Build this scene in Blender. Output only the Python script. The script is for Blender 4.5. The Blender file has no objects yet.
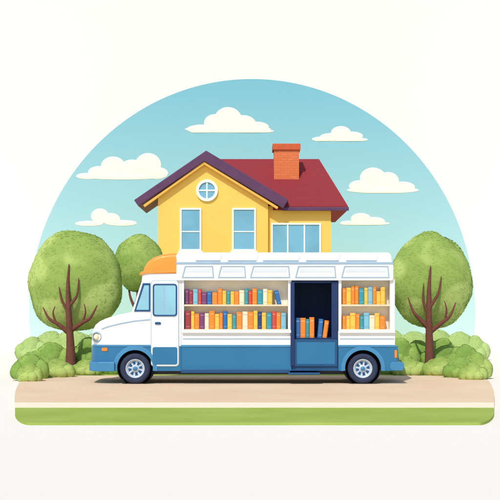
import bpy, bmesh, math, random
from mathutils import Vector, Matrix, noise
random.seed(7)
scene=bpy.context.scene
COL=scene.collection
# ---------------------------------------------------------------- helpers
def lin(c):
    c=c/255.0
    return c/12.92 if c<=0.04045 else ((c+0.055)/1.055)**2.4
def rgb(c,k=1.0): return (min(lin(c[0])*k,1),min(lin(c[1])*k,1),min(lin(c[2])*k,1),1)
def mat(name,c,rough=0.7,var=0.08,scale=3.0,c2=None,bump=0.0,bscale=40,metal=0.0,k=1.0,spec=0.3,coat=0.0,island=0.0,edge=(0.42,0.53)):
    m=bpy.data.materials.new(name); m.use_nodes=True
    nt=m.node_tree; b=nt.nodes['Principled BSDF']
    b.inputs['Roughness'].default_value=rough; b.inputs['Metallic'].default_value=metal
    b.inputs['Specular IOR Level'].default_value=spec
    b.inputs['Coat Weight'].default_value=coat
    tc=nt.nodes.new('ShaderNodeTexCoord')
    n=nt.nodes.new('ShaderNodeTexNoise'); n.inputs['Scale'].default_value=scale; n.inputs['Detail'].default_value=2
    nt.links.new(tc.outputs['Object'],n.inputs['Vector'])
    r=nt.nodes.new('ShaderNodeValToRGB')
    A=rgb(c,k); 
    if c2: B=rgb(c2,k)
    else: B=tuple([v*(1-var) for v in A[:3]]+[1])
    r.color_ramp.elements[0].position=edge[0] if c2 else 0.35; r.color_ramp.elements[0].color=B
    r.color_ramp.elements[1].position=edge[1] if c2 else 0.62; r.color_ramp.elements[1].color=A
    nt.links.new(n.outputs['Fac'],r.inputs['Fac'])
    out=r.outputs['Color']
    if island>0:
        g=nt.nodes.new('ShaderNodeNewGeometry')
        mr=nt.nodes.new('ShaderNodeMapRange'); mr.inputs['To Min'].default_value=1-island; mr.inputs['To Max'].default_value=1+island*0.6
        nt.links.new(g.outputs['Random Per Island'],mr.inputs['Value'])
        hs=nt.nodes.new('ShaderNodeHueSaturation')
        nt.links.new(mr.outputs['Result'],hs.inputs['Value']); nt.links.new(out,hs.inputs['Color'])
        out=hs.outputs['Color']
    nt.links.new(out,b.inputs['Base Color'])
    if bump>0:
        n2=nt.nodes.new('ShaderNodeTexNoise'); n2.inputs['Scale'].default_value=bscale; n2.inputs['Detail'].default_value=4
        nt.links.new(tc.outputs['Object'],n2.inputs['Vector'])
        bp=nt.nodes.new('ShaderNodeBump'); bp.inputs['Strength'].default_value=bump; bp.inputs['Distance'].default_value=0.02
        nt.links.new(n2.outputs['Fac'],bp.inputs['Height']); nt.links.new(bp.outputs['Normal'],b.inputs['Normal'])
    return m
def brickmat(name,c1,c2,mortar,bw,bh,ms=0.01,axis='XZ',rough=0.85,offset=0.5,bs=0.4):
    m=bpy.data.materials.new(name); m.use_nodes=True; nt=m.node_tree; b=nt.nodes['Principled BSDF']
    b.inputs['Roughness'].default_value=rough; b.inputs['Specular IOR Level'].default_value=0.15
    tc=nt.nodes.new('ShaderNodeTexCoord'); sp=nt.nodes.new('ShaderNodeSeparateXYZ'); cb=nt.nodes.new('ShaderNodeCombineXYZ')
    nt.links.new(tc.outputs['Object'],sp.inputs[0])
    if axis=='XZ':
        ad=nt.nodes.new('ShaderNodeMath'); ad.operation='ADD'
        nt.links.new(sp.outputs['X'],ad.inputs[0]); nt.links.new(sp.outputs['Y'],ad.inputs[1])
        nt.links.new(ad.outputs[0],cb.inputs[0]); nt.links.new(sp.outputs['Z'],cb.inputs[1])
    else:
        nt.links.new(sp.outputs['X'],cb.inputs[0]); nt.links.new(sp.outputs['Z'],cb.inputs[1])
    br=nt.nodes.new('ShaderNodeTexBrick'); br.inputs['Scale'].default_value=1; br.offset=offset
    br.inputs['Color1'].default_value=rgb(c1); br.inputs['Color2'].default_value=rgb(c2); br.inputs['Mortar'].default_value=rgb(mortar)
    br.inputs['Brick Width'].default_value=bw; br.inputs['Row Height'].default_value=bh; br.inputs['Mortar Size'].default_value=ms
    nt.links.new(cb.outputs[0],br.inputs['Vector']); nt.links.new(br.outputs['Color'],b.inputs['Base Color'])
    bp=nt.nodes.new('ShaderNodeBump'); bp.inputs['Strength'].default_value=bs; bp.inputs['Distance'].default_value=0.01; bp.invert=True
    nt.links.new(br.outputs['Fac'],bp.inputs['Height']); nt.links.new(bp.outputs['Normal'],b.inputs['Normal'])
    return m
ORG={}
def thing(name,loc,label,category,group=None):
    e=bpy.data.objects.new(name,None); e.empty_display_size=0.3; e.location=loc; COL.objects.link(e)
    e['label']=label; e['category']=category
    if group: e['group']=group
    ORG[e.name]=Vector(loc); return e
def finish(bm,name,mats,parent=None,smooth=False,bevel=0.0,seg=2,label=None):
    if not isinstance(mats,(list,tuple)): mats=[mats]
    org=Vector((0,0,0))
    if parent is not None: org=ORG[parent.name]
    bmesh.ops.translate(bm,verts=bm.verts,vec=-org)
    bmesh.ops.recalc_face_normals(bm,faces=bm.faces)
    me=bpy.data.meshes.new(name); bm.to_mesh(me); bm.free()
    for m in mats: me.materials.append(m)
    if smooth:
        for p in me.polygons: p.use_smooth=True
    o=bpy.data.objects.new(name,me); COL.objects.link(o)
    if parent is not None: o.parent=parent
    ORG[o.name]=org
    if bevel>0:
        md=o.modifiers.new('bevel','BEVEL'); md.width=bevel; md.segments=seg; md.limit_method='ANGLE'; md.angle_limit=math.radians(35)
    if label: o['label']=label
    return o
def add_prism(bm,pts,y0,y1,yf=None,mi=0):
    n=len(pts)
    f=lambda x,y:(y+(yf(x) if yf else 0))
    a=[bm.verts.new((p[0],f(p[0],y0),p[1])) for p in pts]
    b=[bm.verts.new((p[0],f(p[0],y1),p[1])) for p in pts]
    fs=[bm.faces.new(a),bm.faces.new(b[::-1])]
    for i in range(n):
        j=(i+1)%n; fs.append(bm.faces.new((a[i],b[i],b[j],a[j])))
    for q in fs: q.material_index=mi
    return fs
def prism(name,pts,y0,y1,m,parent=None,bevel=0.0,yf=None,label=None,seg=2,smooth=False):
    bm=bmesh.new(); add_prism(bm,pts,y0,y1,yf)
    return finish(bm,name,m,parent,bevel=bevel,label=label,seg=seg,smooth=smooth)
def rect(x0,x1,z0,z1): return [(x0,z0),(x1,z0),(x1,z1),(x0,z1)]
def rrect(x0,x1,z0,z1,r,n=5):
    if z1<z0: z0,z1=z1,z0
    pts=[]
    for cx,cz,a0 in ((x1-r,z0+r,-90),(x1-r,z1-r,0),(x0+r,z1-r,90),(x0+r,z0+r,180)):
        for i in range(n+1):
            a=math.radians(a0+90*i/n); pts.append((cx+r*math.cos(a),cz+r*math.sin(a)))
    return pts
def add_ring(bm,outer,inner,y0,y1):
    n=len(outer)
    V=[[bm.verts.new((p[0],y,p[1])) for p in q] for q in (outer,inner) for y in (y0,y1)]
    o0,o1,i0,i1=V
    for k in range(n):
        j=(k+1)%n
        bm.faces.new((o0[k],o0[j],i0[j],i0[k])); bm.faces.new((o1[k],i1[k],i1[j],o1[j]))
        bm.faces.new((o0[k],o1[k],o1[j],o0[j])); bm.faces.new((i0[k],i0[j],i1[j],i1[k]))
def ring(name,outer,inner,y0,y1,m,parent,bevel=0.0):
    bm=bmesh.new(); add_ring(bm,outer,inner,y0,y1); return finish(bm,name,m,parent,bevel=bevel)
def circ(cx,cz,r,n=40,a0=0,a1=360,closed=True):
    k=n if closed else n+1
    return [(cx+r*math.cos(math.radians(a0+(a1-a0)*i/n)),cz+r*math.sin(math.radians(a0+(a1-a0)*i/n))) for i in range(k)]
def lathe(name,prof,cx,cz,m,parent,n=48):
    bm=bmesh.new(); rows=[]
    for r,y in prof:
        if r<1e-5: rows.append([bm.verts.new((cx,y,cz))])
        else: rows.append([bm.verts.new((cx+r*math.cos(2*math.pi*i/n),y,cz+r*math.sin(2*math.pi*i/n))) for i in range(n)])
    for a,b in zip(rows,rows[1:]):
        for i in range(n):
            j=(i+1)%n
            if len(a)==1 and len(b)==1: continue
            if len(a)==1: bm.faces.new((a[0],b[i],b[j]))
            elif len(b)==1: bm.faces.new((a[i],b[0],a[j]))
            else: bm.faces.new((a[i],b[i],b[j],a[j]))
    o=finish(bm,name,m,parent,smooth=True); return o
def add_tube(bm,pts,rads,n=10):
    rows=[]
    for i,(p,r) in enumerate(zip(pts,rads)):
        p=Vector(p); a=Vector(pts[max(i-1,0)]); b=Vector(pts[min(i+1,len(pts)-1)])
        d=(b-a).normalized(); u=d.cross(Vector((0,1,0)))
        if u.length<1e-3: u=Vector((1,0,0))
        u.normalize(); w=d.cross(u)
        rows.append([bm.verts.new(p+u*r*math.cos(2*math.pi*k/n)+w*r*math.sin(2*math.pi*k/n)) for k in range(n)])
    for a,b in zip(rows,rows[1:]):
        for k in range(n):
            j=(k+1)%n; bm.faces.new((a[k],a[j],b[j],b[k]))
    bm.faces.new(rows[0]); bm.faces.new(rows[-1][::-1])
def interp(t,x):
    if x<=t[0][0]: return t[0][1]
    for (a,b),(c,d) in zip(t,t[1:]):
        if x<=c: return b+(d-b)*(x-a)/(c-a)
    return t[-1][1]
def smoothpath(pts,rads,k=5):
    P=[Vector(p) for p in pts]; out=[];ro=[]
    for i in range(len(P)-1):
        p0=P[max(i-1,0)];p1=P[i];p2=P[i+1];p3=P[min(i+2,len(P)-1)]
        for j in range(k):
            t=j/k
            out.append(0.5*((2*p1)+(-p0+p2)*t+(2*p0-5*p1+4*p2-p3)*t*t+(-p0+3*p1-3*p2+p3)*t**3))
            ro.append(rads[i]+(rads[i+1]-rads[i])*t)
    out.append(P[-1]); ro.append(rads[-1]); return out,ro

# ---------------------------------------------------------------- materials
M_white=mat('van_white_paint',(240,243,246),0.35,0.03,1.2,coat=0.15)
M_white2=mat('van_cream_panel',(222,230,236),0.5,0.04,2)
M_grey=mat('light_grey_trim',(160,188,210),0.5,0.06,4)
M_blue=mat('van_blue_paint',(44,118,164),0.35,0.06,1.2,coat=0.2)
M_blue2=mat('van_deep_blue_trim',(34,84,130),0.4,0.08,2)
M_bluel=mat('van_light_blue_trim',(70,140,186),0.4,0.08,2)
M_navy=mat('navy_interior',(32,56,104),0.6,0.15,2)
M_orange=mat('orange_roof_paint',(246,158,62),0.4,0.08,2,coat=0.2)
M_cream=mat('shelf_cream',(252,242,222),0.7,0.05,5)
M_wood=mat('shelf_board',(240,222,190),0.6,0.1,6)
M_tyre=mat('tyre_rubber',(50,60,86),0.85,0.12,10,bump=0.2)
M_rim=mat('wheel_rim',(196,210,224),0.4,0.08,6)
M_dark=mat('dark_underbody',(66,66,78),0.8,0.2,5)
M_glass=mat('van_glass',(146,206,228),0.12,0.12,1.5,spec=0.6)
M_glassh=mat('house_glass',(120,182,214),0.15,0.16,0.9,spec=0.6)
M_lens=mat('lamp_lens',(250,236,200),0.2,0.05,8,spec=0.6)
M_amber=mat('amber_lens',(245,140,40),0.25,0.1,8,spec=0.6)
M_yellow=mat('yellow_render_wall',(255,205,106),0.85,0.03,1.0,bump=0.12,bscale=60,spec=0.1)
M_frame=mat('window_white_frame',(246,246,240),0.5,0.04,4)
M_plum=mat('plum_bargeboard',(98,62,98),0.6,0.14,2)
M_roof=brickmat('red_tile_roof',(146,54,62),(144,53,61),(138,49,57),0.34,0.20,0.008,'X',bs=0.08)
M_chim=brickmat('chimney_brick',(228,130,84),(222,121,76),(210,112,72),0.28,0.11,0.009,'XZ',bs=0.25)
M_chimc=mat('chimney_cap',(210,100,60),0.8,0.1,5)
M_gutter=mat('golden_gutter',(248,186,92),0.6,0.05,3)
M_bark=mat('bark',(118,72,60),0.9,0.15,9,bump=0.4,bscale=30)
M_leaf=mat('leaf_green',(178,198,114),0.9,0.0,0.55,c2=(146,172,88),island=0.03,spec=0.0,edge=(0.45,0.51))
M_core=mat('crown_core',(178,198,114),0.95,0.0,0.55,c2=(146,172,88),spec=0.0,edge=(0.45,0.51))
M_leafb=mat('bush_leaf',(152,182,96),0.9,0.0,0.9,c2=(130,164,80),island=0.03,spec=0.0)
M_coreb=mat('bush_core',(152,182,96),0.95,0.0,0.9,c2=(130,164,80),spec=0.0)
M_leafp=mat('pale_bush_leaf',(180,204,130),0.9,0.0,1.0,c2=(168,194,118),island=0.03,spec=0.0)
M_leafd=mat('tree_leaf_deep',(160,184,98),0.9,0.0,0.8,c2=(136,166,82),island=0.03,spec=0.0)
CORE={'leaf_green':M_core,'bush_leaf':M_coreb,'pale_bush_leaf':M_leafp,'tree_leaf_deep':M_leafd}
M_cloud=mat('cloud_white',(253,245,230),1.0,0.04,0.5,spec=0.0)
M_road=mat('sandy_asphalt',(233,209,180),0.92,0.0,0.5,c2=(227,201,171),bump=0.15,bscale=80,spec=0.0,edge=(0.35,0.65))
M_verge=mat('pale_kerb',(248,238,212),0.9,0.03,3,bump=0.1,spec=0.0)
M_grass=mat('lawn_green',(168,188,98),0.95,0.0,0.8,c2=(158,180,88),bump=0.4,bscale=70,spec=0.0,edge=(0.35,0.65))
M_ground=mat('off_white_ground',(254,249,240),1.0,0.0,1,c2=(254,249,240),spec=0.0,k=0.905)
M_sky=bpy.data.materials.new('sky_backdrop'); M_sky.use_nodes=True
nt=M_sky.node_tree; b=nt.nodes['Principled BSDF']; b.inputs['Roughness'].default_value=1; b.inputs['Specular IOR Level'].default_value=0
tc=nt.nodes.new('ShaderNodeTexCoord'); sp=nt.nodes.new('ShaderNodeSeparateXYZ'); mr=nt.nodes.new('ShaderNodeMapRange')
mr.inputs['From Min'].default_value=0; mr.inputs['From Max'].default_value=15.6
rp=nt.nodes.new('ShaderNodeValToRGB'); e=rp.color_ramp.elements
e[0].position=0.0; e[0].color=rgb((194,224,219)); e[1].position=1.0; e[1].color=rgb((122,186,204))
q=rp.color_ramp.elements.new(0.4); q.color=rgb((168,211,216))
nt.links.new(tc.outputs['Object'],sp.inputs[0]); nt.links.new(sp.outputs['Z'],mr.inputs['Value'])
nt.links.new(mr.outputs['Result'],rp.inputs['Fac']); nt.links.new(rp.outputs['Color'],b.inputs['Base Color'])

# ---------------------------------------------------------------- setting
def structure(o): o['kind']='structure'; return o
SY=40.0
WY=SY+0.05
GZ=-0.06
bm=bmesh.new()
prof=[(-60,GZ),(WY-0.1,GZ)]+[(WY-0.1+0.1*math.sin(math.radians(a)),GZ+0.1-0.1*math.cos(math.radians(a))) for a in (15,30,45,60,75,90)]+[(WY,45)]
L=[bm.verts.new((-80,y,z)) for y,z in prof]; R=[bm.verts.new((80,y,z)) for y,z in prof]
for i in range(len(prof)-1): bm.faces.new((L[i],R[i],R[i+1],L[i+1]))
g=structure(finish(bm,'ground',M_ground,smooth=True)); g['label']='off-white plain ground sweeping up into a backdrop'; g['category']='ground'

k=(30+SY)/1200.0
cz=2-8*k; pts=[]
for i in range(121):
    a=math.radians(-8+196*i/120)
    x=2*k+223*k*math.cos(a); z=cz+233*k*math.sin(a)
    pts.append((x,max(z,0.0)))
s=structure(prism('sky',pts,SY,SY+0.03,M_sky)); s['label']='round-topped pale blue sky backdrop'; s['category']='sky'

FY=-9.62
def edge(Y,sgn):
    w=(235 if sgn<0 else 244)
    d=(Y-FY)
    if Y<FY+1.9:
        t=1-d/1.9; w-=15*(1-math.sqrt(max(0,1-t*t)))
    if Y>-4.5:
        t=min(1,(Y+4.5)/8.1); w-=(13 if sgn<0 else 11)*t*t
    if Y<=3.6: hw=w*(30+Y)/1200
    else:
        h3=w*33.6/1200
        hw=interp([(3.6,h3),(5,h3+0.25),(9,h3+0.1),(14,h3-0.1),(SY,h3+3.8)],Y)
    return hw*sgn
def slab(name,y0,y1,z0,z1,m,grow=0.0,n=90):
    ys=[y0+(y1-y0)*(i/n)**(2.2 if name=='lawn' else 1) for i in range(n+1)]
    bm=bmesh.new()
    P=[(edge(y,-1)-grow,y) for y in ys]+[(edge(y,1)+grow,y) for y in ys[::-1]]
    a=[bm.verts.new((x,y,z1)) for x,y in P]; b_=[bm.verts.new((x,y,z0)) for x,y in P]
    bm.faces.new(a); bm.faces.new(b_[::-1])
    for i in range(len(P)):
        j=(i+1)%len(P); bm.faces.new((a[i],b_[i],b_[j],a[j]))
    return structure(finish(bm,name,m))
o=slab('lawn',FY,SY-0.3,GZ-0.01,-0.012,M_grass); o['label']='trimmed green lawn with rounded corners'; o['category']='lawn'
o=slab('pavement',-6.72,-5.6,-0.05,-0.004,M_verge,0.004); o['label']='pale cream kerb strip beside the road'; o['category']='pavement'
o=slab('road',-5.6,3.6,-0.05,0.0,M_road,0.008); o['label']='sandy beige road'; o['category']='road'

# ---------------------------------------------------------------- foliage
def leafcloud(bm,cen,rad,N,size,seed,egg=0.0,zmin=None,amp=0.05,core=0.992,sub=5):
    rnd=random.Random(seed)
    off=Vector((seed*3.1,seed*1.7,seed*0.9))
    def disp(d):
        e=1.0+egg*(-d.z)*0.5
        f=1+amp*noise.noise(d*1.5+off)*1.8+amp*0.12*noise.noise(d*4.5+off)
        return Vector((d.x*rad[0]*f*e,d.y*rad[1]*f*e,d.z*rad[2]*f))
    t=bmesh.ops.create_icosphere(bm,subdivisions=sub,radius=1.0)
    for v in t['verts']:
        d=v.co.normalized(); p=disp(d)*core+Vector(cen)
        if zmin is not None: p.z=max(p.z,zmin)
        v.co=p
    for v in t['verts']:
        for f in v.link_faces: f.material_index=1; f.smooth=True
    for i in range(N):
        d=Vector((rnd.gauss(0,1),rnd.gauss(0,1),rnd.gauss(0,1))).normalized()
        p=disp(d)*rnd.uniform(core+0.004,1.003)+Vector(cen)
        if zmin is not None and p.z<zmin+0.02: continue
        nrm=Vector((d.x/rad[0],d.y/rad[1],d.z/rad[2])).normalized()
        nrm=(nrm+Vector((rnd.gauss(0,1),rnd.gauss(0,1),rnd.gauss(0,1)))*0.06).normalized()
        u=nrm.cross(Vector((rnd.gauss(0,1),rnd.gauss(0,1),rnd.gauss(0,1)))).normalized(); w=nrm.cross(u)
        s=size*rnd.uniform(0.7,1.3)
        vs=[bm.verts.new(p+u*s),bm.verts.new(p+w*s*0.5),bm.verts.new(p-u*s),bm.verts.new(p-w*s*0.5)]
        bm.faces.new(vs)
def keepnormals_finish(bm,name,mats,parent):
    org=ORG[parent.name]; bmesh.ops.translate(bm,verts=bm.verts,vec=-org)
    me=bpy.data.meshes.new(name); bm.to_mesh(me); bm.free()
    for m in mats: me.materials.append(m)
    o=bpy.data.objects.new(name,me); COL.objects.link(o); o.parent=parent; ORG[o.name]=org; return o
def tree(loc,label,height_mid,rad,limbs,seed,leaf=M_leaf,N=2400,egg=0.16,back=0.75,cx=0.0):
    t=thing('tree',loc,label,'tree','trees around the house')
    L=Vector(loc)
    bm=bmesh.new()
    for pts,rads in limbs:
        p3=[L+Vector((p[0],p[2] if len(p)>2 else 0,p[1])) for p in pts]
        a,b_=smoothpath(p3,rads); add_tube(bm,a,b_)
    finish(bm,'trunk',M_bark,t,smooth=True)
    bm=bmesh.new()
    leafcloud(bm,L+Vector((cx,back,height_mid)),rad,N,0.042,seed,egg,core=0.995)
    keepnormals_finish(bm,'crown',[leaf,CORE[leaf.name]],t)
    return t
tree((-5.09,4.2,-0.012),'round green tree with brown forked branches beside low bushes',2.70,(1.36,0.80,1.47),[
 ([(0,-0.05),(-0.02,0.35),(-0.03,0.9),(-0.06,1.7,-.1),(-0.09,2.5,-.1),(-0.06,3.15,-.05)],[0.21,0.15,0.115,0.085,0.05,0.015]),
 ([(-0.03,1.15),(-0.38,1.45,-.1),(-0.62,1.60,-.12),(-0.80,1.92,-.06)],[0.08,0.055,0.04,0.014]),
 ([(-0.03,1.25),(0.32,1.48,-.1),(0.55,1.62,-.1),(0.74,1.98,-.02)],[0.08,0.055,0.04,0.014]),
 ([(-0.05,1.8,-.1),(-0.25,2.1,-.12),(-0.34,2.5,-.08)],[0.055,0.035,0.012]),
 ([(-0.06,1.95,-.1),(0.17,2.25,-.12),(0.22,2.75,-.08)],[0.055,0.035,0.012]),
 ([(0.34,1.5,-.1),(0.42,1.78,-.14),(0.38,2.02,-.12)],[0.035,0.025,0.01]),
 ([(-0.42,1.48,-.1),(-0.5,1.75,-.14),(-0.44,1.95,-.14)],[0.035,0.025,0.01])],3)
tree((5.14,4.2,-0.012),'round green tree with brown forked branches behind the rear bumper',2.72,(1.25,0.80,1.38),[
 ([(0,-0.05),(-0.02,0.4),(-0.03,1.0),(-0.06,1.8,-.1),(-0.05,2.5,-.1),(0.0,3.1,-.05)],[0.20,0.14,0.11,0.08,0.05,0.015]),
 ([(-0.03,1.2),(0.36,1.52,-.1),(0.55,1.68,-.1),(0.72,2.05,-.02)],[0.08,0.055,0.04,0.014]),
 ([(-0.03,1.3),(-0.33,1.6,-.1),(-0.5,1.8,-.1),(-0.64,2.2,-.02)],[0.08,0.055,0.04,0.014]),
 ([(-0.05,1.9,-.1),(0.2,2.3,-.12),(0.30,2.8,-.08)],[0.055,0.035,0.012]),
 ([(-0.05,1.7,-.1),(-0.22,2.1,-.12),(-0.2,2.6,-.08)],[0.05,0.035,0.012]),
 ([(0.4,1.56,-.1),(0.44,1.85,-.14),(0.38,2.1,-.12)],[0.035,0.025,0.01])],5,cx=0.08)
tree((-3.55,8.0,-0.012),'small green tree standing between the van and the house',3.32,(0.76,0.75,0.92),[
 ([(0,-0.05),(0.0,0.8),(0.02,1.6),(0.0,2.6,.2),(0,3.2,.5)],[0.17,0.12,0.09,0.06,0.02]),
 ([(0,1.7),(-0.25,2.2,.2),(-0.35,2.7,.4)],[0.06,0.04,0.014]),
 ([(0,1.9),(0.25,2.4,.2),(0.35,2.9,.4)],[0.06,0.04,0.014])],8,leaf=M_leafd,N=1600,egg=0.05,back=0.4)
def bush(x,y,rx,h,seed,m=M_leafb):
    t=thing('bush',(x,y,-0.012),'rounded leafy green bush beside the road' if y<8 else 'pale green bush on the lawn behind the trees','bush','bushes along the road')
    bm=bmesh.new()
    r=random.Random(seed)
    # several leafy lobes: one tall in the middle, lower ones around the skirt
    lobes=[(0,0,0.62,1.0),(-0.58,-0.12,0.44,0.70),(0.56,-0.10,0.46,0.74),(-0.22,-0.42,0.42,0.55),(0.26,-0.46,0.40,0.50),(0.3,0.3,0.5,0.85),(-0.32,0.28,0.46,0.88)]
    for i,(dx,dy,rr,hh) in enumerate(lobes):
        hh*=r.uniform(0.92,1.06) if i else 1
        q=h*hh
        leafcloud(bm,(x+dx*rx,y+dy*rx*0.8,q*0.42),(rx*rr,rx*rr*0.85,q*0.58),int(420*rx*q/0.4),0.036,seed+i*31,0.0,zmin=-0.02,amp=0.05,sub=4)
    keepnormals_finish(bm,'foliage',[m,CORE[m.name]],t)
for i,(x,y,rx,h,m) in enumerate([
  (-5.72,1.2,0.34,0.48,M_leaf),(-5.92,2.3,0.52,0.66,M_leafb),(-5.30,3.0,0.50,0.50,M_leaf),(-5.72,4.6,0.70,0.92,M_leafb),(-4.95,5.2,0.60,0.80,M_leafb),
  (-4.72,5.0,0.54,1.06,M_leafb),(-4.28,4.8,0.54,0.84,M_leafb),(-4.62,3.9,0.44,0.44,M_leaf),(-3.8,4.6,0.5,0.8,M_leafb),(-6.2,3.9,0.46,0.64,M_leafb),
  (4.35,4.8,0.60,1.06,M_leafb),(4.95,5.4,0.64,0.94,M_leafb),(5.60,5.0,0.70,1.02,M_leafb),(6.10,4.0,0.58,0.86,M_leafb),(6.22,3.0,0.44,0.66,M_leaf),
  (5.92,1.9,0.40,0.44,M_leaf),(4.50,3.9,0.50,0.46,M_leaf),(5.40,3.8,0.58,0.52,M_leaf),(4.05,4.6,0.46,0.84,M_leafb),(5.78,2.8,0.52,0.54,M_leafb),
  (-8.0,14,0.6,0.82,M_leafp),(-7.35,14.3,0.85,1.00,M_leafp),(-6.5,14.1,0.95,1.06,M_leafp),(-5.5,14.4,0.95,1.0,M_leafp),(-4.6,14.1,0.9,1.06,M_leafp),
  (5.2,14.3,0.95,1.04,M_leafp),(6.0,14.0,0.95,1.0,M_leafp),(6.9,14.3,0.95,1.06,M_leafp),(7.7,14.1,0.8,0.98,M_leafp),(8.25,14,0.55,0.84,M_leafp)]):
    bush(x,y,rx,h,20+i,m)

# ---------------------------------------------------------------- clouds (on the sky backdrop)
def cloud(cx,cy,blobs,bot):
    k=(30+SY-0.05)/1200
    c=thing('cloud',((cx-250)*k,SY-0.05,2+(304-cy)*k),'flat-bottomed creamy white cloud in the blue sky','cloud','clouds in the sky')
    bm=bmesh.new(); zb=2+(304-bot)*k
    for (px,py,rx,rz) in blobs:
        t=bmesh.ops.create_icosphere(bm,subdivisions=5,radius=1.0)
        for v in t['verts']:
            v.co=Vector(((px-250)*k+v.co.x*rx*k,SY-0.008+v.co.y*0.03,2+(304-py)*k+v.co.z*rz*k))
            if v.co.z<zb: v.co.z=zb+(v.co.z-zb)*0.12
    finish(bm,'puffs',M_cloud,c,smooth=True)
cloud(228,122,[(228,120,14,13),(215,123,11,9),(243,124,13,9),(202,129,15,4.5),(256,127,13,5.5),(228,129,43,3.6),(250,131,24,2.2)],132.5)
cloud(341,136,[(341,133,10,7),(331,137,11,4),(352,136,11,4.5),(322,139,10,2.5),(350,139.5,18,2.2)],141)
cloud(380,183,[(373,178,13,10.5),(388,181,11,9),(361,186,12,6),(402,187,13,5.5),(383,190,36,3.4)],193)
cloud(123,170,[(148,165,13,12),(132,168,12,8.5),(113,166,12,9.5),(99,172,11,6),(88,176,12,3.2),(157,173,11,6),(123,176,44,3.6)],179.5)
cloud(106,221,[(100,216,9,7.5),(111,219,9,6),(89,223.5,14,2.6),(122,223,15,3)],226)
cloud(366,221,[(361,218.5,10,5.5),(374,221,11,4),(351,223,11,2.4),(366,223.4,24,2)],225)

# ---------------------------------------------------------------- house
HY=20.0; MY=20.25
hs=thing('house',(-0.3,23,-0.012),'yellow two-storey house with dark red roof and plum gable','house')
def HP(px,py,Y=HY):
    k=(30+Y)/1200; return ((px-250)*k,2+(304-py)*k)
ax,az=HP(204.5,158)
wl,_=HP(158,0); wr,_=HP(268,0)
_,ezl=HP(0,191); _,ezr=HP(0,199)
prism('wall',[(wl,-0.02),(wr,-0.02),(wr,ezr),(ax,az),(wl,ezl)],HY,27.0,M_yellow,hs,label='yellow gabled front wall')
mr_,_=HP(331,0,MY)
_,mz=HP(0,206,MY)
prism('wall',rect(wr-0.3,mr_,-0.02,mz),MY,26.9,M_yellow,hs,label='yellow wall of the main wing')
apex=HP(204.5,162); lend=HP(139,207); rend=HP(283,209)
def band(p0,pa,p1,t1,t2=None):
    t2=t2 or t1
    def nrm(p,q):
        d=Vector((q[0]-p[0],q[1]-p[1])).normalized(); n=Vector((-d.y,d.x)); 
        return n if n.y>0 else -n
    n1=nrm(p0,pa); n2=nrm(pa,p1)
    det=n1.x*n2.y-n1.y*n2.x
    mx=(t1*n2.y-t2*n1.y)/det; my=(n1.x*t2-n2.x*t1)/det
    return [p0,pa,p1,(p1[0]+n2.x*t2,p1[1]+n2.y*t2),(pa[0]+mx,pa[1]+my),(p0[0]+n1.x*t1,p0[1]+n1.y*t1)]
prism('roof',band(lend,apex,rend,0.32,0.42),19.68,23.6,M_plum,hs,bevel=0.03,label='plum gable roof with deep bargeboard')
inn=band((lend[0]+0.25,lend[1]-0.02),(apex[0],apex[1]-0.13),(rend[0]-0.25,rend[1]-0.02),0.10)
prism('bargeboard',inn,19.75,19.97,M_gutter,hs,bevel=0.01)
RY=20.0
e1=HP(348,206,RY); r0=HP(214,159,24.0); r1=HP(319,159,24.0)
bm=bmesh.new(); zt=e1[1]
V=[(1.1,RY,zt),(e1[0],RY,zt),(e1[0],27.6,zt),(-3.2,27.6,zt),(r0[0]-0.2,24,r1[1]),(r1[0],24,r1[1])]
vs=[bm.verts.new(v) for v in V]
lo=[bm.verts.new((v[0],v[1],v[2]-0.16)) for v in V[:4]]
bm.faces.new((vs[0],vs[1],vs[5],vs[4])); bm.faces.new((vs[1],vs[2],vs[5])); bm.faces.new((vs[2],vs[3],vs[4],vs[5])); bm.faces.new((vs[3],vs[0],vs[4]))
for i in range(4):
    j=(i+1)%4; bm.faces.new((lo[i],lo[j],vs[j],vs[i]))
bm.faces.new(lo[::-1])
mroof=finish(bm,'roof',M_roof,hs,label='dark red tiled hipped roof')
prism('gutter',rect(rend[0]-0.05,e1[0]+0.03,zt-0.20,zt-0.05),RY-0.10,RY-0.01,M_plum,hs,bevel=0.02)
c0=HP(274,183,22.2); c1=HP(299,149,22.2)
bm=bmesh.new(); add_prism(bm,rect(c0[0],c1[0],c0[1]-0.6,c1[1]),22.2,23.1)
ch=finish(bm,'chimney',M_chim,mroof)
a0=HP(272.5,150,22.15); a1=HP(300.5,143.5,22.15)
prism('chimney_cap',rect(a0[0],a1[0],a0[1],a1[1]),22.12,23.2,M_chimc,mroof,bevel=0.03)
def window(x0,x1,z0,z1,Y,cols,rows_,fw=0.075):
    fr=bmesh.new(); add_ring(fr,rect(x0,x1,z0,z1),rect(x0+fw,x1-fw,z0+fw,z1-fw),Y-0.07,Y+0.02)
    for c in range(1,cols):
        x=x0+(x1-x0)*c/cols; add_prism(fr,rect(x-fw*.4,x+fw*.4,z0+fw,z1-fw),Y-0.055,Y-0.004)
    for r in rows_:
        z=z0+(z1-z0)*r; add_prism(fr,rect(x0+fw,x1-fw,z-fw*.3,z+fw*.3),Y-0.052,Y-0.006)
    w=prism('window',rect(x0+fw*.9,x1-fw*.9,z0+fw*.9,z1-fw*.9),Y-0.03,Y-0.010,M_glassh,hs)
    finish(fr,'window_frame',M_frame,w)
    prism('window_sill',rect(x0-0.06,x1+0.06,z0-0.09,z0-0.002),Y-0.14,Y+0.01,M_frame,w,bevel=0.01)
def WP(a,b,c,d,Y,cols,rows_):
    x0,z1=HP(a,c,Y); x1,z0=HP(b,d,Y); window(x0,x1,z0,z1,Y,cols,rows_)
WP(180,201.5,208,251,HY,1,[0.45])
WP(232,256,208,251,HY,1,[0.45])
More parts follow.
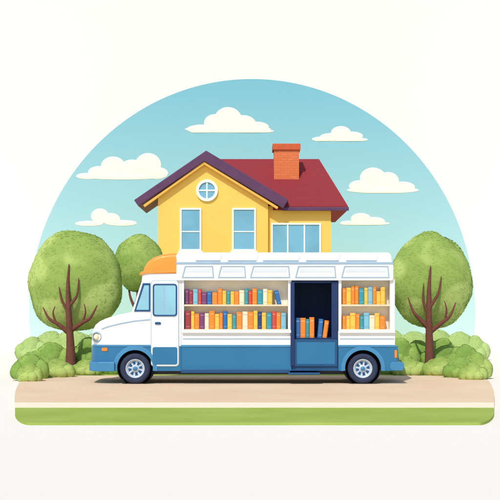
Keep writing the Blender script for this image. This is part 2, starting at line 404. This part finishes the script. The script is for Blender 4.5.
WP(271,321,223,256,MY,3,[])
window(-2.9,-1.9,0.9,2.6,HY,1,[0.45]); window(1.2,2.9,0.9,2.5,MY,3,[])
dr=prism('door',rect(-0.9,0.1,0.0,2.2),HY-0.05,HY-0.004,M_plum,hs,bevel=0.01)
lathe('handle',[(0,HY-0.14),(0.035,HY-0.13),(0.04,HY-0.09),(0.015,HY-0.06),(0.015,HY-0.04)],-0.05,1.05,M_rim,dr,16)
rc=HP(207,190.5); 
w=prism('round_window',circ(rc[0],rc[1],0.36),HY-0.03,HY-0.01,M_glassh,hs)
bm=bmesh.new(); add_ring(bm,circ(rc[0],rc[1],0.455),circ(rc[0],rc[1],0.34),HY-0.09,HY+0.02)
add_prism(bm,rect(rc[0]-0.03,rc[0]+0.03,rc[1]-0.345,rc[1]+0.345),HY-0.06,HY-0.006)
add_prism(bm,rect(rc[0]-0.345,rc[0]+0.345,rc[1]-0.03,rc[1]+0.03),HY-0.057,HY-0.008)
finish(bm,'window_frame',M_frame,w)

# ---------------------------------------------------------------- mobile library van  (40 drawing units = 1 m)
W=2.2
van=thing('library_van',(0,1.1,0),'white and blue library van with open side showing bookshelves','van')
def VX(p): return (p-250)/40.0
def VZ(p): return (384-p)/40.0
def VR(a,b,c,d): return rect(VX(a),VX(b),VZ(d),VZ(c))
def VRR(a,b,c,d,r): return rrect(VX(a),VX(b),VZ(d),VZ(c),r/40.0)
def VP(l): return [(VX(a),VZ(b)) for a,b in l]
top=[(89,344),(89.5,337),(91,330),(94,325),(98.5,321.5),(105,318.5),(118,314.6),(131,312),(134.5,302),(138,291),(141.5,280.5),(142.2,273.5),(144,267),(148,261.3),(153.5,257.2),(161,254.6),(170,253.3),(181,253)]
side=[(89,.46),(91,.32),(94,.22),(99,.15),(110,.09),(125,.05),(140,.015),(150,0),(181,0)]
bot=[(89,366),(92,370),(96,371),(181,371)]
xs=[89,89.3,89.9,91,92.4,94,96,98.5,101.5,105,111,118,126,131,132.5,134.5,136.5,138,140,141.5,142.2,143,144,145.8,148,150.5,153.5,157,161,165,170,176,181]
def sfun(X): return interp([(VX(a),b_) for a,b_ in side],X)
bm=bmesh.new(); rows=[]
for x in xs:
    zt_=VZ(interp(top,x)); zb=VZ(interp(bot,x)); s=interp(side,x); r=0.11
    half_=[(s,zb)]+[(s+r-r*math.cos(math.radians(a)),zt_-r+r*math.sin(math.radians(a))) for a in (0,18,36,54,72,90)]
    full=half_+[(W-y,z) for y,z in half_[::-1]]
    rows.append([bm.verts.new((VX(x),y,z)) for y,z in full])
n=len(rows[0])
for a,b_ in zip(rows,rows[1:]):
    for i in range(n):
        j=(i+1)%n; bm.faces.new((a[i],a[j],b_[j],b_[i]))
bm.faces.new(rows[0]); bm.faces.new(rows[-1][::-1])
bmesh.ops.recalc_face_normals(bm,faces=bm.faces)
me=bpy.data.meshes.new('t'); bm.to_mesh(me); bm.free()
ob=bpy.data.objects.new('t',me); COL.objects.link(ob)
bm=bmesh.new(); add_prism(bm,circ(VX(135),VZ(368),18.5/40,48),-0.5,W+0.5); bmesh.ops.recalc_face_normals(bm,faces=bm.faces)
mc=bpy.data.meshes.new('c'); bm.to_mesh(mc); bm.free(); oc=bpy.data.objects.new('c',mc); COL.objects.link(oc)
md=ob.modifiers.new('b','BOOLEAN'); md.operation='DIFFERENCE'; md.object=oc; md.solver='EXACT'
dg=bpy.context.evaluated_depsgraph_get(); ev=ob.evaluated_get(dg); res=bpy.data.meshes.new_from_object(ev)
bpy.data.objects.remove(ob); bpy.data.objects.remove(oc)
def piece(name,pred,m,label=None):
    bm=bmesh.new(); bm.from_mesh(res)
    for z in (VZ(273.5),VZ(346)):
        bmesh.ops.bisect_plane(bm,geom=bm.verts[:]+bm.edges[:]+bm.faces[:],plane_co=(0,0,z),plane_no=(0,0,1))
    rm=[f for f in bm.faces if not pred(f.calc_center_median())]
    bmesh.ops.delete(bm,geom=rm,context='FACES')
    o=finish(bm,name,m,van,smooth=False,label=label)
    for p in o.data.polygons: p.use_smooth=True
    try:
        o.data.set_sharp_from_angle(angle=math.radians(32))
    except Exception: pass
    return o
cab=piece('cab',lambda c:VZ(346)<c.z<VZ(273.5),M_white)
cabroof=piece('cab_roof',lambda c:c.z>VZ(273.5),M_orange,'rounded orange cab roof')
fend=piece('fender',lambda c:c.z<VZ(346),M_blue)
# visor: orange brow over the windscreen
prism('visor',VP([(139.2,275.2),(141,271.8),(146,270.4),(178,270.4),(178,272.6),(146,273.6)]),-0.03,W+0.03,M_orange,cabroof,bevel=0.008)
glass=prism('side_window',VP([(144,285),(149,285),(149,310),(135.5,310)]),-0.012,0.01,M_glass,cab,yf=sfun,bevel=0.003)
bm=bmesh.new()
o_=VP([(142.8,283.2),(150.3,283.2),(150.3,311.5),(134,311.5)]); i_=VP([(144.2,285.2),(148.9,285.2),(148.9,309.8),(136,309.8)])
add_ring(bm,o_,i_,-0.02,0.01)
for v in bm.verts: v.co.y+=sfun(v.co.x)
finish(bm,'window_frame',M_blue2,glass)
bm=bmesh.new()
ww=[(132.3,308),(134.5,302),(138,291),(140.8,282.6)]
for (ya,yb) in ((0.20,1.05),(1.15,2.0)):
    a=[];b2=[]
    for (px,py) in ww:
        a.append(bm.verts.new((VX(px)-0.012,ya,VZ(py)+0.012))); b2.append(bm.verts.new((VX(px)-0.012,yb,VZ(py)+0.012)))
    for i in range(len(ww)-1): bm.faces.new((a[i],a[i+1],b2[i+1],b2[i]))
finish(bm,'windshield',M_glass,cab)
door=prism('door',VRR(151.5,178.5,281,366,3),-0.022,0.0,M_white,van,bevel=0.008)
prism('door_panel',VRR(152.6,177.4,347,364.5,2),-0.032,-0.018,M_blue,door,bevel=0.005)
gl=prism('door_window',VRR(154,176,285,315,2.2),-0.034,-0.018,M_glass,door)
ring('window_frame',VRR(152.8,177.2,283.8,316.2,3),VRR(154.2,175.8,285.2,314.8,2),-0.042,-0.02,M_blue2,gl)
prism('window_divider',VR(163.6,164.6,285.2,314.8),-0.038,-0.030,M_grey,gl)
prism('handle',VRR(155,161,322,324.4,1.1),-0.05,-0.02,M_blue2,door,bevel=0.006)
ring('door_seam',VRR(150.9,179.1,280.4,366.6,3.4),VRR(151.6,178.4,281.1,365.9,2.9),-0.010,-0.001,M_grey,door)
def strip(name,line,th,m,par,y0=-0.012,y1=0.004):
    P=[]
    for (x0,z0),(x1,z1) in zip(line,line[1:]):
        nn=max(2,int(abs(x1-x0)/1.5))
        for i in range(nn): P.append((x0+(x1-x0)*i/nn,z0+(z1-z0)*i/nn))
    P.append(line[-1])
    bm=bmesh.new(); prev=None
    for x,z in P:
        yy=sfun(VX(x)); q=[bm.verts.new((VX(x),yy+y,VZ(z_))) for y,z_ in ((y0,z-th/2),(y0,z+th/2),(y1,z+th/2),(y1,z-th/2))]
        if prev:
            for k_ in range(4): bm.faces.new((prev[k_],prev[(k_+1)%4],q[(k_+1)%4],q[k_]))
        else: bm.faces.new(q)
        prev=q
    bm.faces.new(prev[::-1])
    return finish(bm,name,m,par)
strip('hood_trim',[(101,329),(108,326.5),(120,323.6),(134,321),(150,319.5)],1.1,M_grey,cab)
strip('body_line',[(91,345.8),(100,345.8),(120,345.8),(150.5,345.8)],1.8,M_bluel,cab)
for yy in (0.0,W):
    sgn=1 if yy==0 else -1
    hl=bmesh.new()
    t=bmesh.ops.create_uvsphere(hl,u_segments=24,v_segments=14,radius=1.0)
    for v in t['verts']: v.co=Vector((VX(95.5)+v.co.x*0.10,(0.25 if sgn>0 else W-0.25)+v.co.y*0.13,VZ(337)+v.co.z*0.12))
    hh=finish(hl,'headlight',M_lens,van,smooth=True)
    ya=(lambda v:v if sgn>0 else W-v)
    lathe('headlight_rim',[(0.105,ya(0.125)),(0.125,ya(0.14)),(0.135,ya(0.17)),(0.13,ya(0.24))],VX(96.0),VZ(337),M_grey,hh,32)
prism('turn_signal',VRR(101,107,347.8,351.4,1.5),-0.02,0.02,M_amber,van,yf=sfun,bevel=0.006)
prism('grille',VR(88,91,340,358),0.65,1.55,M_blue2,van,bevel=0.01)
bm=bmesh.new()
P=[(VX(86.5),0.55),(VX(87.7),0.30),(VX(91.5),0.13),(VX(98),0.03),(VX(114.5),-0.03),(VX(114.5),0.12),(VX(98),0.20),(VX(94),0.4)]
P=P+[(x,W-y) for x,y in P[::-1]]
a=[bm.verts.new((x,y,VZ(362))) for x,y in P]; b2=[bm.verts.new((x,y,VZ(371.5))) for x,y in P]
bm.faces.new(a); bm.faces.new(b2[::-1])
for i in range(len(P)):
    j=(i+1)%len(P); bm.faces.new((a[i],a[j],b2[j],b2[i]))
finish(bm,'front_bumper',M_bluel,van,bevel=0.02)
def archpoly(x0,x1,yt,yb,cx,cy,r):
    dx=math.sqrt(r*r-(yb-cy)**2); a0=math.asin((yb-cy)/r)
    pts=[(x0,yt),(x0,yb),(cx-dx,yb)]
    N=24
    for i in range(1,N):
        th=math.pi-a0+(math.pi+2*a0)*i/N
        pts.append((cx+r*math.cos(th),cy+r*math.sin(th)))
    pts+=[(cx+dx,yb),(x1,yb),(x1,yt)]
    return pts
prism('lower_body',VP(archpoly(338.2,398,346,371,363,368,18.5)),0.0,W,M_blue,van,bevel=0.015)
prism('lower_body',VR(181.2,291.6,346,371),0.0,W,M_blue,van,bevel=0.01)
prism('door_step_panel',VR(291.8,338,366,371),0.02,W,M_blue2,van,bevel=0.01)
prism('skirt',VP([(181,369.5),(290,369.5),(290,373),(181,373)]),-0.015,0.05,M_blue2,van,bevel=0.006)
prism('side_panel',VR(181.2,291.6,331,345.9),0.0,W,M_white,van,bevel=0.006)
prism('side_panel',VR(338.2,395,331,345.9),0.0,W,M_white,van,bevel=0.006)
for a,b_ in ((183,290),(340,394)):
    prism('trim_strip',VR(a,b_,338.3,339.2),-0.010,0.002,M_grey,van)
    prism('shelf_ledge',VR(a-1,b_+1,330,333),-0.07,0.02,M_white,van,bevel=0.01)
    prism('trim_strip',VR(a-2,b_+1,345,347),-0.014,0.002,M_bluel,van)
prism('post',VR(181.2,184,280,331),-0.004,0.40,M_white,van,bevel=0.006)
prism('post',VR(288,291.5,280,331),0.0,0.40,M_white,van,bevel=0.006)
prism('post',VR(338.5,341.5,280,331),0.0,0.40,M_white,van,bevel=0.006)
prism('rear_wall',VR(390,395,279,331),0.0,W,M_white,van,bevel=0.02)
prism('far_wall',VR(181.2,390,280,331),W-0.1,W,M_white,van)
prism('bookcase_back',VR(184.1,287.9,280,331),0.34,0.38,M_cream,van)
prism('bookcase_back',VR(341.6,389.9,280,331),0.34,0.38,M_cream,van)
for (a,b_,y) in ((184.1,287.9,304.5),(184.1,287.9,329.2),(341.6,389.9,304.5),(341.6,389.9,329.2)):
    prism('shelf',VR(a,b_,y,y+1.7),0.02,0.335,M_wood,van,bevel=0.003)
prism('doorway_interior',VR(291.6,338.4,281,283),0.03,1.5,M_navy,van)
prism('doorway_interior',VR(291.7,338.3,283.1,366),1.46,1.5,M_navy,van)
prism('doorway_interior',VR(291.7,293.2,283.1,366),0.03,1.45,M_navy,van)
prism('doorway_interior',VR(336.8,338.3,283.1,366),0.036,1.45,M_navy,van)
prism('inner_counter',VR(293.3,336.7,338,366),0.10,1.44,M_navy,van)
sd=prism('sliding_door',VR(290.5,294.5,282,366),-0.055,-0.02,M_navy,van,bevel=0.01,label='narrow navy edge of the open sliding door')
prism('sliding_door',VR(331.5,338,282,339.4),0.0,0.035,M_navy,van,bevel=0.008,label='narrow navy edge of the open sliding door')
lowd=prism('lower_door',VR(294.5,337.2,339.5,366),-0.01,0.08,M_blue,van,bevel=0.012)
ring('door_trim',VR(294.3,337.4,339.3,366.2),VR(296.6,335,341.6,364),-0.02,-0.005,M_blue2,lowd)
prism('step',VR(288,320,372.5,374.6),-0.12,0.3,M_blue2,van,bevel=0.01)
rf=prism('roof',VP([(177,263),(176,256),(178,252.5),(388,252.5),(391,255),(392,263)]),-0.05,W+0.05,M_white,van,bevel=0.02)
fa=prism('awning_fascia',VRR(176.5,393,263.2,280.5,2),-0.07,0.5,M_white,van,bevel=0.012)
prism('ceiling',VR(176.5,393,264,279.8),0.51,W,M_white2,van)
prism('fascia_trim',VR(176,393,262.2,264.2),-0.085,-0.04,M_grey,fa,bevel=0.004)
for a,b_ in ((182,214),(218,246),(250,290),(295,336),(341,389)):
    def sl_(i): return VP([(a+3+i,266+i*.8),(b_-1-i,266+i*.8),(b_-i*1.1,277.8-i*.8),(a+i*1.1,277.8-i*.8)])
    ring('fascia_panel',sl_(0),sl_(1),-0.084,-0.065,M_grey,fa)
    prism('fascia_board',VP([(a+5,268.5),(b_-3,268.5),(b_-3.6,272.0),(a+4.2,272.0)]),-0.077,-0.066,M_white2,fa)
for a,b_ in ((196,222),(228,258),(263,300),(306,340),(346,378)):
    prism('roof_vent',VP([(a+2,255.2),(b_,255.2),(b_-1.5,260.4),(a,260.4)]),-0.064,-0.045,M_white,rf,bevel=0.004)
    prism('vent_line',VP([(a,260.6),(b_-1.5,260.6),(b_-1.6,261.5),(a,261.5)]),-0.060,-0.045,M_grey,rf)
prism('underbody',VR(150,345,371,375),0.3,1.9,M_dark,van)
prism('rear_bumper',VRR(390,404,362,370.5,3),-0.02,W+0.02,M_bluel,van,bevel=0.01)
prism('tail_light',VRR(394.5,397,350,358,1),0.0-0.012,0.05,M_amber,van,bevel=0.004)
def archring(name,cx,cy,r0,r1,m):
    bm=bmesh.new()
    N=30
    prev=None
    for i in range(N+1):
        th=math.radians(-8+196*i/N)
        pts=[]
        for r,y in ((r0,-0.035),(r1,-0.02),(r1,0.03),(r0,0.03)):
            pts.append(bm.verts.new((VX(cx)+r/40*math.cos(th),y+sfun(VX(cx)+r/40*math.cos(th)),VZ(cy)+r/40*math.sin(th))))
        if prev:
            for k_ in range(4): bm.faces.new((prev[k_],prev[(k_+1)%4],pts[(k_+1)%4],pts[k_]))
        else: bm.faces.new(pts)
        prev=pts
    bm.faces.new(prev[::-1])
    finish(bm,name,m,van,smooth=False)
archring('wheel_arch',135,368,18,22.5,M_bluel); archring('wheel_arch',363,368,18,22,M_bluel)
for cx in (135,363):
    lathe('wheel_well',[(0.45,0.02),(0.462,0.6),(0,0.6)],VX(cx),VZ(368),M_dark,van)
def wheel(cx,near=True):
    Z=15.3/40; s=15.3/16
    y=lambda v:(v if near else W-v)
    w=lathe('wheel',[(r*s,y(v)) for r,v in [(0.245,0.05),(0.27,0.02),(0.33,0.0),(0.375,0.02),(0.398,0.06),(0.4,0.15),(0.395,0.22),(0.36,0.26),(0.2,0.26)]],VX(cx),Z,M_tyre,van)
    lathe('rim',[(r*s,y(v)) for r,v in [(0.0,0.03),(0.05,0.03),(0.07,0.05),(0.10,0.085),(0.19,0.095),(0.215,0.06),(0.235,0.03),(0.25,0.035),(0.252,0.08),(0.24,0.2)]],VX(cx),Z,M_rim,w)
    bm=bmesh.new()
    for k_ in range(8):
        a=2*math.pi*k_/8+0.2
        p=[]
        for (r,da) in ((0.105,-0.20),(0.185,-0.22),(0.185,0.22),(0.105,0.20)):
            p.append((VX(cx)+r*s*math.cos(a+da),Z+r*s*math.sin(a+da)))
        add_prism(bm,p,y(0.082),y(0.10))
    finish(bm,'rim_slots',M_blue2,w)
    lathe('hub_cap',[(0,y(0.005)),(0.04,y(0.01)),(0.055,y(0.03)),(0.055,y(0.06))],VX(cx),Z,M_bluel,w,24)
for cx in (135,363): wheel(cx); wheel(cx,False)

# ---------------------------------------------------------------- books
BC={'teal':(62,154,170),'blue':(52,112,176),'orange':(242,142,56),'yellow':(252,200,86),'red':(214,78,66),'plum':(124,72,120),'navy':(46,72,124),'cream':(248,232,200),'maroon':(160,64,72),'sky':(132,194,216)}
M_page=mat('book_pages',(248,240,220),0.9,0.06,30)
BM={}
for n_,c in BC.items():
    m=mat('book_cover_'+n_,c,0.6,0.06,8)
    m2=mat('book_band_'+n_,tuple(int(v*0.86) for v in c) if n_ in('cream','yellow','sky') else tuple(int(v+(255-v)*0.28) for v in c),0.6,0.02)
    bm=bmesh.new()
    pl=[(-0.5,1.0),(-0.5,0.10),(-0.38,0.03),(-0.15,0.0),(0.15,0.0),(0.38,0.03),(0.5,0.10),(0.5,1.0),(0.42,1.0),(0.42,0.12),(-0.42,0.12),(-0.42,1.0)]
    a=[bm.verts.new((x,y,0)) for x,y in pl]; b2=[bm.verts.new((x,y,1)) for x,y in pl]
    bm.faces.new(a[::-1]); bm.faces.new(b2)
    for i in range(len(pl)):
        j=(i+1)%len(pl); bm.faces.new((a[i],a[j],b2[j],b2[i]))
    add_prism(bm,rect(-0.415,0.415,0.015,0.97),0.125,0.96,mi=1)
    add_prism(bm,rect(-0.36,0.36,0.80,0.86),-0.006,0.02,mi=2); add_prism(bm,rect(-0.36,0.36,0.12,0.16),-0.006,0.02,mi=2)
    bmesh.ops.recalc_face_normals(bm,faces=bm.faces)
    me=bpy.data.meshes.new('book_'+n_); bm.to_mesh(me); bm.free()
    for q in (m,M_page,m2): me.materials.append(q)
    BM[n_]=me
def book(px,base,w,h,col,tilt=0.0,Y=0.06,d=0.24,where='on a van shelf'):
    o=bpy.data.objects.new('book',BM[col]); COL.objects.link(o)
    o.location=(VX(px),Y,VZ(base)+0.002); o.scale=(w/40.0*0.98,d,h/40.0); o.rotation_euler=(0,math.radians(tilt),0)
    cname={'sky':'light blue','teal':'teal','plum':'plum purple'}.get(col,col)
    o['label']='%s hardback book standing upright %s'%(cname,where) if tilt==0 else '%s hardback book leaning sideways %s'%(cname,where)
    o['category']='book'; o['group']='books on the van shelves'
def row(x0,x1,base,hmin,hmax,cols,seed,Y=0.04):
    r=random.Random(seed); x=x0; i=0
    while x<x1:
        w=r.uniform(3.4,5.8)
        if x+w>x1: break
        book(x+w/2,base,w,r.uniform(hmin,hmax),cols[i%len(cols)],Y=Y+r.uniform(0,0.03))
        x+=w+0.08; i+=1
row(185,275,304.5,12,16,['plum','maroon','sky','red','plum','blue','orange','orange','yellow','teal','yellow','orange','cream','teal','red','orange','teal','cream','yellow','orange','orange'],1)
book(279.5,304.5,4.4,14.5,'blue',-14)
row(185,288,329.2,14,18.5,['maroon','yellow','orange','plum','cream','orange','yellow','orange','blue','yellow','teal','orange','cream','orange','yellow','navy','yellow','teal','red','orange','sky'],2)
row(342.5,389,304.5,13,19,['orange','yellow','orange','orange','teal','yellow','sky','orange','yellow','yellow'],3)
row(342.5,389,329.2,13,17,['orange','yellow','yellow','orange','teal','sky','cream','yellow','orange'],4)
row(295.5,318,338,17,21,['blue','orange','teal','orange','yellow'],5,Y=0.12)
book(320,338,4.6,19,'blue',5,Y=0.12); book(325,338,4.6,17.5,'orange',8,Y=0.12)

# ---------------------------------------------------------------- light, world, camera
EL=49; AZ=18
w=bpy.data.worlds.new('World'); scene.world=w; w.use_nodes=True
nt=w.node_tree; bg=nt.nodes['Background']; sky=nt.nodes.new('ShaderNodeTexSky'); sky.sky_type='NISHITA'; sky.sun_disc=False
sky.sun_elevation=math.radians(EL); sky.sun_rotation=math.radians(180+AZ)
nt.links.new(sky.outputs['Color'],bg.inputs['Color']); bg.inputs['Strength'].default_value=0.12
sl=bpy.data.lights.new('sun','SUN'); sl.energy=2.85; sl.angle=math.radians(0.5); sl.color=(1.0,0.94,0.85)
so=bpy.data.objects.new('sun',sl); COL.objects.link(so)
d=Vector((math.sin(math.radians(AZ))*math.cos(math.radians(EL)),math.cos(math.radians(AZ))*math.cos(math.radians(EL)),-math.sin(math.radians(EL))))
so.rotation_euler=d.to_track_quat('-Z','Y').to_euler(); so.location=(-10,-20,20)
cam=bpy.data.cameras.new('camera'); co=bpy.data.objects.new('camera',cam); COL.objects.link(co)
co.location=(0,-30,2); co.rotation_euler=(math.radians(90),0,0); cam.lens=86.4; cam.sensor_width=36; cam.shift_y=0.108
cam.clip_start=0.5; cam.clip_end=500
scene.camera=co
scene.view_settings.view_transform='Standard'; scene.view_settings.look='None'; scene.view_settings.exposure=0
